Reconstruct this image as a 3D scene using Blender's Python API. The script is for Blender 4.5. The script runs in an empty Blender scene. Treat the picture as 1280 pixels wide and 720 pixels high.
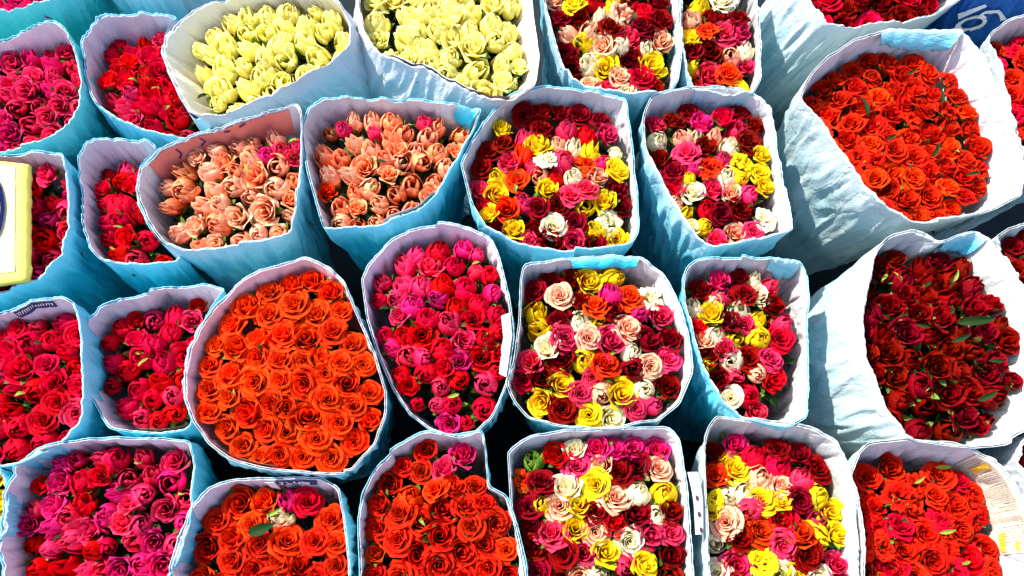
import bpy, math, random
import numpy as np
from mathutils import Vector, Matrix, noise
from math import sin, cos, pi, radians

random.seed(7)
scene = bpy.context.scene
COL = scene.collection

# ------------------------------------------------------------------ camera
TILT = radians(22); DIST = 1.05; FPX = 985.0
H0 = 0.42; KS = 0.14                      # rims rise gently towards the back
CAM = Vector((0, -DIST*sin(TILT), H0 + DIST*cos(TILT)))
cam_d = bpy.data.cameras.new('camera'); cam = bpy.data.objects.new('camera', cam_d); COL.objects.link(cam)
cam.location = CAM; cam.rotation_euler = (TILT, 0, 0)
cam_d.sensor_width = 36; cam_d.lens = 36*FPX/1280; cam_d.clip_end = 100; cam_d.clip_start = 0.02
scene.camera = cam
RX = Vector((1, 0, 0)); UY = Vector((0, cos(TILT), sin(TILT))); FW = Vector((0, sin(TILT), -cos(TILT)))

def plan(px, py, dh=0.0):
    """point on the sloping rim level (raised by dh) seen at a traced photo position"""
    d = FW*FPX + RX*(px-640) - UY*(py-360)
    # z = H0 + dh + KS*y
    t = (H0 + dh + KS*CAM.y - CAM.z) / (d.z - KS*d.y)
    return CAM + d*t

# ------------------------------------------------------------------ materials
def nodes_of(name):
    m = bpy.data.materials.new(name); m.use_nodes = True
    nt = m.node_tree; return m, nt, nt.nodes['Principled BSDF'], nt.nodes['Material Output']

def L(nt, a, b): nt.links.new(a, b)

def petal_mat(name, base, edge, heart=None, rough=.5, transl=.22, var=.32, hue=1.):
    m, nt, b, out = nodes_of(name)
    N = nt.nodes.new
    at = N('ShaderNodeAttribute'); at.attribute_name = 'tip'
    oi = N('ShaderNodeObjectInfo')
    tc = N('ShaderNodeTexCoord')
    ns = N('ShaderNodeTexNoise'); ns.inputs['Scale'].default_value = 2.2; ns.inputs['Detail'].default_value = 4
    L(nt, tc.outputs['Object'], ns.inputs['Vector'])
    ad = N('ShaderNodeMath'); ad.operation = 'MULTIPLY_ADD'; ad.inputs[1].default_value = .55; 
    L(nt, ns.outputs['Fac'], ad.inputs[0])
    sc = N('ShaderNodeMath'); sc.operation = 'SUBTRACT'; sc.inputs[1].default_value = .28
    L(nt, at.outputs['Fac'], sc.inputs[0]); L(nt, sc.outputs[0], ad.inputs[2])
    cr = N('ShaderNodeValToRGB')
    e = cr.color_ramp.elements
    e[0].position = .12; e[0].color = (*(heart or base), 1)
    e[1].position = .95; e[1].color = (*edge, 1)
    mid = e.new(.5); mid.color = (*base, 1)
    L(nt, ad.outputs[0], cr.inputs[0])
    hs = N('ShaderNodeHueSaturation')
    mr = N('ShaderNodeMapRange'); mr.inputs[3].default_value = 1.05-var; mr.inputs[4].default_value = 1.08
    L(nt, oi.outputs['Random'], mr.inputs[0]); L(nt, mr.outputs[0], hs.inputs['Value'])
    wn = N('ShaderNodeTexWhiteNoise'); wn.noise_dimensions = '1D'; L(nt, oi.outputs['Random'], wn.inputs['W'])
    mh = N('ShaderNodeMapRange'); mh.inputs[3].default_value = .5-.007*hue; mh.inputs[4].default_value = .5+.006*hue
    L(nt, wn.outputs['Value'], mh.inputs[0]); L(nt, mh.outputs[0], hs.inputs['Hue'])
    L(nt, cr.outputs[0], hs.inputs['Color'])
    L(nt, hs.outputs[0], b.inputs['Base Color'])
    b.inputs['Roughness'].default_value = rough
    b.inputs['Specular IOR Level'].default_value = .06
    # fine veins
    n2 = N('ShaderNodeTexNoise'); n2.inputs['Scale'].default_value = 14; n2.inputs['Detail'].default_value = 5
    mp = N('ShaderNodeMapping'); mp.inputs['Scale'].default_value = (1, 1, .25)
    L(nt, tc.outputs['Object'], mp.inputs[0]); L(nt, mp.outputs[0], n2.inputs['Vector'])
    bp = N('ShaderNodeBump'); bp.inputs['Strength'].default_value = .35; bp.inputs['Distance'].default_value = .06
    L(nt, n2.outputs['Fac'], bp.inputs['Height']); L(nt, bp.outputs[0], b.inputs['Normal'])
    tr = N('ShaderNodeBsdfTranslucent'); L(nt, hs.outputs[0], tr.inputs[0])
    mx = N('ShaderNodeMixShader'); mx.inputs[0].default_value = transl
    L(nt, b.outputs[0], mx.inputs[1]); L(nt, tr.outputs[0], mx.inputs[2]); L(nt, mx.outputs[0], out.inputs[0])
    return m

PET = {
 'D': petal_mat('petal_dark_red', (.19, .0004, .0015), (.28, .0008, .003), (.09, .0, .001)),
 'R': petal_mat('petal_crimson', (.74, .001, .018), (.86, .003, .034), (.52, .0, .010), transl=.3),
 'H': petal_mat('petal_scarlet', (.62, .007, .002), (.80, .026, .005), (.36, .001, .001), hue=.3, transl=.3),
 'M': petal_mat('petal_magenta', (.80, .002, .10), (.93, .03, .26), (.55, .0, .05), transl=.3),
 'K': petal_mat('petal_pink', (.84, .006, .065), (.92, .06, .17), (.66, .002, .035), transl=.3),
 'O': petal_mat('petal_orange', (.84, .016, .002), (.95, .075, .004), (.62, .004, .001), hue=.5, transl=.3),
 'P': petal_mat('petal_peach', (.96, .40, .20), (.98, .64, .42), (.95, .28, .11), var=.12, transl=.35),
 'S': petal_mat('petal_salmon', (.96, .25, .075), (.98, .50, .26), (.95, .15, .015), var=.15, transl=.35),
 'Y': petal_mat('petal_yellow', (.94, .68, .004), (.95, .76, .02), (.92, .52, .002), var=.12, transl=.35),
 'W': petal_mat('petal_pale_yellow', (.98, .90, .24), (.98, .94, .44), (.97, .84, .13), var=.05, transl=.5),
 'C': petal_mat('petal_cream', (.95, .87, .52), (.96, .91, .68), (.94, .80, .30), var=.1, transl=.38),
 'G': petal_mat('petal_green', (.12, .30, .02), (.30, .50, .05), (.08, .2, .01)),
}

def paper_mat(name, c1, c2, scale=3.0, rough=.62, bump=.45, lip=None, transl=0.0):
    """crinkled wrapping paper: two tones blended in streaks that run down the wrap; lip = sun-bleached-out highlight painted into the colour along the top edge"""
    m, nt, b, out = nodes_of(name); N = nt.nodes.new
    uv = N('ShaderNodeUVMap'); uv.uv_map = 'UVMap'
    mp = N('ShaderNodeMapping'); mp.inputs['Scale'].default_value = (scale*2.2, scale*.7, 1)
    L(nt, uv.outputs[0], mp.inputs[0])
    oi = N('ShaderNodeObjectInfo'); 
    n1 = N('ShaderNodeTexNoise'); n1.noise_dimensions = '4D'; n1.inputs['Scale'].default_value = 1.2; n1.inputs['Detail'].default_value = 6; n1.inputs['Roughness'].default_value = .6; n1.inputs['Distortion'].default_value = .4
    ow = N('ShaderNodeMath'); ow.operation = 'MULTIPLY'; ow.inputs[1].default_value = 40
    L(nt, oi.outputs['Random'], ow.inputs[0]); L(nt, ow.outputs[0], n1.inputs['W'])
    L(nt, mp.outputs[0], n1.inputs['Vector'])
    cr = N('ShaderNodeValToRGB'); e = cr.color_ramp.elements
    e[0].position = .36; e[0].color = (*c1, 1); e[1].position = .64; e[1].color = (*c2, 1)
    last = cr
    L(nt, n1.outputs['Fac'], cr.inputs[0])
    if lip:  # sunlit, overexposed rim put into the colour, fading out down the wrap
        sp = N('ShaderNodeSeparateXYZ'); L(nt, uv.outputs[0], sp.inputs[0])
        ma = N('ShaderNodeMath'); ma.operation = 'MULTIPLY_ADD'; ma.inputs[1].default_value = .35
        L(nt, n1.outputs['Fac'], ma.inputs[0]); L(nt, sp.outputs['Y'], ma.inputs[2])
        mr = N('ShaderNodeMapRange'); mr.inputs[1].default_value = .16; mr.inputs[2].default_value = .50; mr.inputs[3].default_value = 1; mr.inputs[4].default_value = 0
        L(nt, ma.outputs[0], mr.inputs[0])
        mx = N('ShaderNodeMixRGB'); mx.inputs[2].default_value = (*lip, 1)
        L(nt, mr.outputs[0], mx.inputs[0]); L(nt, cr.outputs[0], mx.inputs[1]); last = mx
    L(nt, last.outputs[0], b.inputs['Base Color'])
    b.inputs['Roughness'].default_value = rough; b.inputs['Specular IOR Level'].default_value = .3
    # crumples: broad facets + fine fibres
    mp2 = N('ShaderNodeMapping'); mp2.inputs['Scale'].default_value = (scale*11, scale*6, 1); L(nt, uv.outputs[0], mp2.inputs[0])
    vo = N('ShaderNodeTexNoise'); vo.inputs['Scale'].default_value = 1; vo.inputs['Detail'].default_value = 5; vo.inputs['Distortion'].default_value = 1.3
    L(nt, mp2.outputs[0], vo.inputs['Vector'])
    mp3 = N('ShaderNodeMapping'); mp3.inputs['Scale'].default_value = (scale*3, scale*1.6, 1); mp3.inputs['Rotation'].default_value = (0, 0, .5); L(nt, uv.outputs[0], mp3.inputs[0])
    v2 = N('ShaderNodeTexVoronoi'); v2.feature = 'DISTANCE_TO_EDGE'; v2.inputs['Scale'].default_value = 1.0
    dn = N('ShaderNodeTexNoise'); dn.inputs['Scale'].default_value = 2
    L(nt, mp3.outputs[0], dn.inputs['Vector'])
    mv = N('ShaderNodeMixRGB'); mv.inputs[0].default_value = .35; L(nt, mp3.outputs[0], mv.inputs[1]); L(nt, dn.outputs['Color'], mv.inputs[2])
    L(nt, mv.outputs[0], v2.inputs['Vector'])
    mn = N('ShaderNodeMath'); mn.operation = 'MINIMUM'; mn.inputs[1].default_value = .10; L(nt, v2.outputs['Distance'], mn.inputs[0])
    hf = N('ShaderNodeMath'); hf.operation = 'MULTIPLY'; hf.inputs[1].default_value = .45; L(nt, vo.outputs['Fac'], hf.inputs[0])
    ad = N('ShaderNodeMath'); ad.operation = 'MULTIPLY_ADD'; ad.inputs[1].default_value = 3.0; L(nt, mn.outputs[0], ad.inputs[0]); L(nt, hf.outputs[0], ad.inputs[2])
    bp = N('ShaderNodeBump'); bp.inputs['Strength'].default_value = bump; bp.inputs['Distance'].default_value = .006
    L(nt, ad.outputs[0], bp.inputs['Height']); L(nt, bp.outputs[0], b.inputs['Normal'])
    if transl:
        tr = N('ShaderNodeBsdfTranslucent'); L(nt, last.outputs[0], tr.inputs[0])
        ms = N('ShaderNodeMixShader'); ms.inputs[0].default_value = transl
        L(nt, b.outputs[0], ms.inputs[1]); L(nt, tr.outputs[0], ms.inputs[2]); L(nt, ms.outputs[0], out.inputs[0])
    return m

WHITE = (.50, .52, .54)
OUT = {
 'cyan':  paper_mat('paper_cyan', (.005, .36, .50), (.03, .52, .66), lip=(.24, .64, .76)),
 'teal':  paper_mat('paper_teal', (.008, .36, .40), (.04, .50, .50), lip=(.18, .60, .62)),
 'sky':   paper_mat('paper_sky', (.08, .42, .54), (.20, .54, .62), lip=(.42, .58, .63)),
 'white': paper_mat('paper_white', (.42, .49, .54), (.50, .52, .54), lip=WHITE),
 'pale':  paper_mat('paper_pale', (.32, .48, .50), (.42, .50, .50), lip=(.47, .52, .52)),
 'blue':  paper_mat('paper_blue', (.005, .07, .30), (.01, .12, .42)),
}
INN = {
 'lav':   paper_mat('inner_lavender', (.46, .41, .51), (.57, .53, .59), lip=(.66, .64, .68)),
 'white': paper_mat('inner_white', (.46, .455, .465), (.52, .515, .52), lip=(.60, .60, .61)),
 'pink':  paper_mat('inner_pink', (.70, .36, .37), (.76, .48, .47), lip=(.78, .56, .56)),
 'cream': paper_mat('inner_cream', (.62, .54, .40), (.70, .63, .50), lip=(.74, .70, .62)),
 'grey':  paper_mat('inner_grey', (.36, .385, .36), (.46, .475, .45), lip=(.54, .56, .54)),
}
def plain(name, c, rough=.6, var=.15, scale=30):
    m, nt, b, out = nodes_of(name); N = nt.nodes.new
    tc = N('ShaderNodeTexCoord'); n = N('ShaderNodeTexNoise'); n.inputs['Scale'].default_value = scale; n.inputs['Detail'].default_value = 5
    L(nt, tc.outputs['Object'], n.inputs['Vector'])
    cr = N('ShaderNodeValToRGB'); e = cr.color_ramp.elements
    e[0].position = .3; e[0].color = (*[x*(1-var) for x in c], 1); e[1].position = .7; e[1].color = (*[min(.95, x*(1+var)) for x in c], 1)
    L(nt, n.outputs['Fac'], cr.inputs[0]); L(nt, cr.outputs[0], b.inputs['Base Color']); b.inputs['Roughness'].default_value = rough; b.inputs['Specular IOR Level'].default_value = .12
    bp = N('ShaderNodeBump'); bp.inputs['Strength'].default_value = .25; bp.inputs['Distance'].default_value = .002
    L(nt, n.outputs['Fac'], bp.inputs['Height']); L(nt, bp.outputs[0], b.inputs['Normal'])
    return m
M_CALYX = plain('calyx_green', (.10, .17, .025), .5, .4, 3)
M_LEAF = plain('leaf_green', (.008, .028, .004), .7, .45, 60)
M_LEAFL = plain('leaf_light_green', (.16, .24, .03), .55, .4, 60)
M_NEWS = plain('newsprint', (.62, .55, .42), .7, .12, 25)
M_NEWSG = plain('newsprint_grey', (.38, .36, .36), .7, .3, 60)
M_INK = plain('printing_ink', (.045, .03, .03), .6)
M_PURPLE = plain('purple_ink', (.09, .02, .12), .6)
M_WINK = plain('white_ink', (.80, .80, .80), .6)
M_NAVY = plain('navy_print', (.03, .05, .12), .6, .3)
M_TAPE = plain('yellow_print', (.85, .50, .05), .5, .2)
M_SALMON = plain('salmon_print', (.66, .20, .15), .65, .2, 14)
M_BROWN = plain('brown_print', (.16, .09, .06), .65, .7, 45)
M_GREYW = plain('grey_white_print', (.62, .60, .60), .6, .2)
M_CARD = plain('card_yellow', (.70, .60, .12), .45, .08, 12)
M_CARDP = plain('card_cream', (.64, .59, .28), .4, .05, 12)
M_BINK = plain('blue_ink', (.0, .003, .045), .85, .15)
M_FLOOR = plain('dark_ground', (.008, .014, .018), .8, .4, 8)

# ------------------------------------------------------------------ mesh helper
def mesh_obj(name, vs, fs, mat, parent=None, uvs=None, smooth=True):
    me = bpy.data.meshes.new(name); me.from_pydata([tuple(v) for v in vs], [], fs)
    if uvs is not None:
        ul = me.uv_layers.new(name='UVMap')
        vi = np.zeros(len(me.loops), dtype=np.int32); me.loops.foreach_get('vertex_index', vi)
        ul.data.foreach_set('uv', np.array(uvs, dtype=np.float32)[vi].ravel())
    me.materials.append(mat)
    if smooth: me.polygons.foreach_set('use_smooth', [True]*len(me.polygons))
    o = bpy.data.objects.new(name, me); COL.objects.link(o)
    if parent: o.parent = parent
    return o

# ------------------------------------------------------------------ flowers (unit radius, base at origin, opening up +z)
def flower_mesh(kind, seed):
    rg = random.Random(seed*31+len(kind))
    V = []; F = []; T = []
    NU, NV = 9, 8
    par = {'open': (19, 1.0), 'half': (12, .78), 'bud': (8, .62), 'tulip': (7, .60), 'ruffle': (30, 1.0)}[kind]
    n = par[0]
    for k in range(n):
        f = (k+.5)/n
        th = k*2.39996 + rg.uniform(-.25, .25)
        if kind == 'open':
            rt = .06+.84*f**.85; ht = 1.12-.40*f**1.9+rg.uniform(-.04, .04); w = 3.0-1.1*f; curl = .03+.20*f; wob = .018; belly = .0
        elif kind == 'half':
            rt = .06+.60*f**.8; ht = 1.42-.28*f**2+rg.uniform(-.06, .04); w = 2.7-.8*f; curl = .02+.17*f**1.5; wob = .015; belly = .25
        elif kind == 'bud':
            rt = .06+.46*f**.7; ht = 1.75-.22*f+rg.uniform(-.05, .03); w = 3.0-.7*f; curl = .0+.09*f**2; wob = .012; belly = .90
        elif kind == 'tulip':
            rt = .08+.42*f**.7; ht = 2.25-.35*f+rg.uniform(-.06, .05); w = 2.9-.8*f; curl = .0+(.22*f**2 if rg.random() < .6 else .05); wob = .016; belly = .80
        else:
            th = rg.uniform(0, 2*pi)
            rt = .06+.86*f**.75; ht = 1.0-.38*f**1.5+rg.uniform(-.16, .12); w = 1.7-.5*f; curl = .1+.24*f+rg.uniform(-.06, .12); wob = .07; belly = 0
        ph = rg.uniform(0, 6.28); ph2 = rg.uniform(0, 6.28); skew = rg.uniform(-.08, .08)
        b0 = len(V)
        for j in range(NV):
            v = j/(NV-1)
            hw = w/2*(.40+.60*sin(min(1, v*1.25)*pi/2))
            if v > .72: hw *= math.sqrt(max(.0, 1-((v-.72)/.28)**2*(.62 if kind != 'ruffle' else .78)))
            s = sin(v*pi/2)
            r0 = rt*(.42+.58*s**.65)
            if belly: r0 = rt*((1-belly)*(.30+.70*s**.8)+belly*(.14+1.12*sin(pi*(.10+(.80 if kind != 'half' else .66)*v))))
            t = max(0, (v-.62)/.38)
            for i in range(NU):
                u = i/(NU-1)*2-1
                r = r0 + curl*t*t*.95 + rt*.10*u + .09*f*abs(u)**3*v
                r += wob*sin(4*u+ph)*v*v + wob*.5*sin(9*u+ph2)*v**3
                z = ht*v**.92 - curl*t*t*.75 - .20*ht*abs(u)**2.6*v*v + .06*ht*max(0, 1-abs(u)*3)*t*(.4 if kind != 'ruffle' else 0)
                z += wob*.8*sin(5*u+ph2)*v*v + skew*u*v
                a = th + u*hw
                V.append((r*cos(a)/1.12, r*sin(a)/1.12, z/1.12)); T.append(min(1, v**1.5*.85+.15*abs(u)))
        for j in range(NV-1):
            for i in range(NU-1):
                a = b0+j*NU+i; F.append((a, a+1, a+NU+1, a+NU))
    if kind in ('open', 'ruffle'):
        rs = sorted(math.hypot(v[0], v[1]) for v in V); k = 1.02/rs[int(len(rs)*.985)]
        V = [(x*k, y*k, z*k) if math.hypot(x, y)*k < 1.1 else (x*1.1/math.hypot(x, y), y*1.1/math.hypot(x, y), z*k) for x, y, z in V]
    me = bpy.data.meshes.new('rose'); me.from_pydata(V, [], F)
    at = me.attributes.new('tip', 'FLOAT', 'POINT'); at.data.foreach_set('value', T)
    me.polygons.foreach_set('use_smooth', [True]*len(F))
    me.materials.append(PET['R'])
    return me, max(v[2] for v in V)

FL = {k: [flower_mesh(k, s) for s in range(7)] for k in ('open', 'half', 'bud', 'tulip', 'ruffle')}

SAMP = {}
for k_ in FL:
    for me_, _ in FL[k_]:
        co_ = np.zeros(len(me_.vertices)*3, dtype=np.float32); me_.vertices.foreach_get('co', co_); SAMP[me_.name] = co_.reshape(-1, 3)[::3]

def calyx_mesh(seed, wide):
    rg = random.Random(seed); V = []; F = []
    for s in range(5):                                  # five pointed sepals hugging the petals
        th = s*2*pi/5+rg.uniform(-.2, .2); flare = rg.uniform(.0, .45); ln = rg.uniform(.75, 1.1)*(.62 if wide > .6 else 1)
        b = len(V)
        for j in range(7):
            v = j/6; w = .24*(1-v)**.7*(.5+v*1.2) if v < 1 else 0
            r = wide*(.25+.85*sin(v*pi/2)) + .03 + flare*v**3*.8
            z = ln*v-.05 - flare*v**3*.5
            for u in (-1, 0, 1):
                V.append((r*cos(th)-u*w*sin(th)*.9, r*sin(th)+u*w*cos(th)*.9, z+abs(u)*.02))
        for j in range(6):
            for i in range(2):
                a = b+j*3+i; F.append((a, a+1, a+4, a+3))
    for j, (r, z) in enumerate(((.10, .02), (.30, -.05), (.26, -.28), (.10, -.42), (.07, -.8), (.07, -1.5))):
        b = len(V)
        for i in range(10):
            a = i*pi/5; V.append((r*cos(a), r*sin(a), z))
        if j:
            for i in range(10): F.append((b-10+i, b-10+(i+1) % 10, b+(i+1) % 10, b+i))
    me = bpy.data.meshes.new('calyx'); me.from_pydata(V, [], F); me.materials.append(M_CALYX)
    me.polygons.foreach_set('use_smooth', [True]*len(F)); return me
CAL = {'open': [calyx_mesh(s, .62) for s in range(3)], 'half': [calyx_mesh(s+5, .50) for s in range(3)], 'bud': [calyx_mesh(s+9, .46) for s in range(3)]}
CAL['tulip'] = CAL['bud']; CAL['ruffle'] = CAL['open']

def leaf_mesh(seed, bend):
    rg = random.Random(seed); V = []; F = []
    for j in range(11):
        v = j/10; w = .24*sin(pi*min(1, v**.85))**.8*(1+.05*(j % 2))
        for i, u in enumerate((-1, -.5, 0, .5, 1)):
            V.append((v-.5, u*w*.62, bend*(v-.5)**2*-1+abs(u)*.09*sin(pi*v)+.02*sin(9*v+seed+u)))
    for j in range(10):
        for i in range(4):
            a = j*5+i; F.append((a, a+1, a+6, a+5))
    me = bpy.data.meshes.new('leaf'); me.from_pydata(V, [], F); me.materials.append(M_LEAF)
    me.polygons.foreach_set('use_smooth', [True]*len(F)); return me
LEAF = [leaf_mesh(s, b) for s, b in enumerate((.3, .6, 1.0, -.3))]

# ------------------------------------------------------------------ wrapper
def smooth_poly(pts, n=180):
    p = [Vector(q) for q in pts]
    for _ in range(2):
        q = []
        for i in range(len(p)):
            a, b = p[i], p[(i+1) % len(p)]
            ln = (b-a).length; c = min(.25, 2.6/max(ln, 1e-6))
            q += [a.lerp(b, c), a.lerp(b, 1-c)]
        p = q
    per = [0]
    for i in range(len(p)): per.append(per[-1]+(p[(i+1) % len(p)]-p[i]).length)
    out = []; j = 0
    for k in range(n):
        s = per[-1]*k/n
        while per[j+1] < s: j += 1
        t = (s-per[j])/max(1e-9, per[j+1]-per[j])
        out.append(p[j].lerp(p[(j+1) % len(p)], t))
    return out

class Wrap:
    def __init__(s, pts, dh, lean, seed, taper):
        s.n = 180; s.seed = seed; s.seam = (seed*.37) % 1.0; s.lean = Vector((lean[0], lean[1], 0)); s.taper = taper
        pp = smooth_poly(pts, s.n)
        # orient counter-clockwise seen from above (photo y is down)
        s.rim = [plan(q.x, q.y, dh) for q in pp]
        area = sum(s.rim[i].x*s.rim[(i+1) % s.n].y-s.rim[(i+1) % s.n].x*s.rim[i].y for i in range(s.n))
        if area < 0: s.rim.reverse()
        s.c = sum(s.rim, Vector())/s.n
        s.top = s.c.z
        s.per = sum((s.rim[i]-s.rim[(i+1) % s.n]).length for i in range(s.n))
        s.rad = s.per/2/pi
    def scale(s, d):
        # opening almost straight for the first centimetres, then the cone of paper
        return 1 - s.taper*(1-math.exp(-d/.05)) - .48*min(1, d/.42)**1.35
    def at(s, a, d, off=0.0, wr=1.0):
        """point on the wrap: a = position round the rim (0..1), d = depth below the rim, off = outwards"""
        x = (a % 1.0)*s.n; i = int(x) % s.n; t = x-int(x)
        p = s.rim[i].lerp(s.rim[(i+1) % s.n], t)
        k = s.scale(d)
        v = Vector((p.x-s.c.x, p.y-s.c.y, 0))
        rd = v.normalized()
        blend = min(1, d/.30)                      # rounder further down
        v = v.lerp(rd*s.rad, blend*.7)
        fz = p.z
        # crumples and upright folds
        amp = min(1, d/.035)
        e = Vector((cos(2*pi*a), sin(2*pi*a), 0))*3.2 + Vector((s.seed*7.3, 0, 0))
        w = .0045*noise.noise(e+Vector((0, 0, d*5))) + .0035*noise.noise(e*2.7+Vector((3, 0, d*16)))
        rdg = abs(noise.noise(e*1.6+Vector((9, 5, d*9))))
        w += .006*max(0, .18-rdg)*4
        off += .0045*((a-s.seam) % 1.0)
        ph = Vector((a*s.per*9+s.seed, s.seed*3+d*11, .5)) if .0 < a % 1 < 1 else Vector((s.seed, s.seed*3+d*11, .5))
        seam = min(1, min(a % 1, 1-a % 1)*12)
        vd = noise.voronoi(ph)[0]
        w += .0065*(vd[0]-.35)*seam + .0016*noise.noise(e*5+Vector((1, 2, d*34)))
        rz = .007*noise.noise(e*1.4+Vector((0, 7, 0)))+.0035*noise.noise(e*5)+.0015*noise.noise(e*17)
        s.rd = rd
        q = Vector((s.c.x, s.c.y, 0)) + v*k + rd*(w*amp*wr + off) + s.lean*d
        q.z = max(.004, fz + rz - d)
        return q
    def angle_of(s, px, py, dh):
        q = plan(px, py, dh); best = min(range(s.n), key=lambda i: (s.rim[i].xy-q.xy).length); return best/s.n

def wall_sheet(w, name, mat, parent, off, d0, d1, nd, thick=.0007, a0=0., a1=1., na=None, dtop=None):
    """a sheet of paper following the wrap, with real thickness"""
    closed = (a1-a0) >= .999
    na = na or 288
    cols = na if closed else na+1
    V = []; U = []; F = []
    V2 = []
    for j in range(nd+1):
        t = (j/nd)**1.35
        for i in range(cols):
            a = a0+(a1-a0)*i/na
            top = d0 + (dtop(a) if dtop else 0)
            d = top+(d1-top)*t
            q = w.at(a, max(d, 0), off) + (Vector((0, 0, -min(d, 0))) if d < 0 else Vector())
            V.append(q); V2.append(q-w.rd*thick)
            U.append((a*w.per*5, d*5))
    V += V2; U += U
    m = (nd+1)*cols
    rng = range(cols) if closed else range(cols-1)
    for j in range(nd):
        for i in rng:
            a, b = j*cols+i, j*cols+(i+1) % cols
            F.append((a, a+cols, b+cols, b)); F.append((m+a, m+b, m+b+cols, m+a+cols))
    for i in rng:
        a, b = i, (i+1) % cols
        F.append((a, b, m+b, m+a))
    return mesh_obj(name, V, F, mat, parent, U)

def on_wall(w, shapes, a0, d0, sa, off, name, mat, parent):
    """flat printed shapes (x to the right, y down, metres) laid onto the paper at (a0, d0)"""
    V = []; F = []
    for poly in shapes:
        b = len(V)
        for x, y in poly: V.append(w.at(a0+sa*x/w.per, d0+y, off))
        F.append(tuple(range(b, b+len(poly))))
    return mesh_obj(name, V, F, mat, parent, smooth=False)

def fine_quads(x0, y0, x1, y1, n=4):
    return [[(x0+(x1-x0)*i/n, y0), (x0+(x1-x0)*(i+1)/n, y0), (x0+(x1-x0)*(i+1)/n, y1), (x0+(x1-x0)*i/n, y1)] for i in range(n)]

def stroke(pts, wd):
    out = []
    for (x0, y0), (x1, y1) in zip(pts[:-1], pts[1:]):
        dx, dy = x1-x0, y1-y0; l = math.hypot(dx, dy) or 1; nx, ny = -dy/l*wd/2, dx/l*wd/2
        ex, ey = dx/l*wd*.3, dy/l*wd*.3
        out.append([(x0+nx-ex, y0+ny-ey), (x1+nx+ex, y1+ny+ey), (x1-nx+ex, y1-ny+ey), (x0-nx-ex, y0-ny-ey)])
    return out

# ------------------------------------------------------------------ bouquets
def inside(p, poly):
    c = False; n = len(poly)
    for i in range(n):
        a, b = poly[i], poly[i-1]
        if (a.y > p[1]) != (b.y > p[1]) and p[0] < (b.x-a.x)*(p[1]-a.y)/(b.y-a.y)+a.x: c = not c
    return c
def edge_dist(p, poly):
    m = 9
    for i in range(len(poly)):
        a = Vector(poly[i-1].xy); b = Vector(poly[i].xy); q = Vector(p); ab = b-a
        t = max(0, min(1, (q-a).dot(ab)/max(1e-12, ab.dot(ab)))); m = min(m, (q-a-ab*t).length)
    return m

KIND_R = {'open': .98, 'half': 1.40, 'bud': 1.72, 'tulip': 1.72, 'ruffle': 1.0}
KIND_Z = {'open': 1.05, 'half': .82, 'bud': .80, 'tulip': .80, 'ruffle': 1.0}
TOTAL = {'rose': 0}

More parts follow.
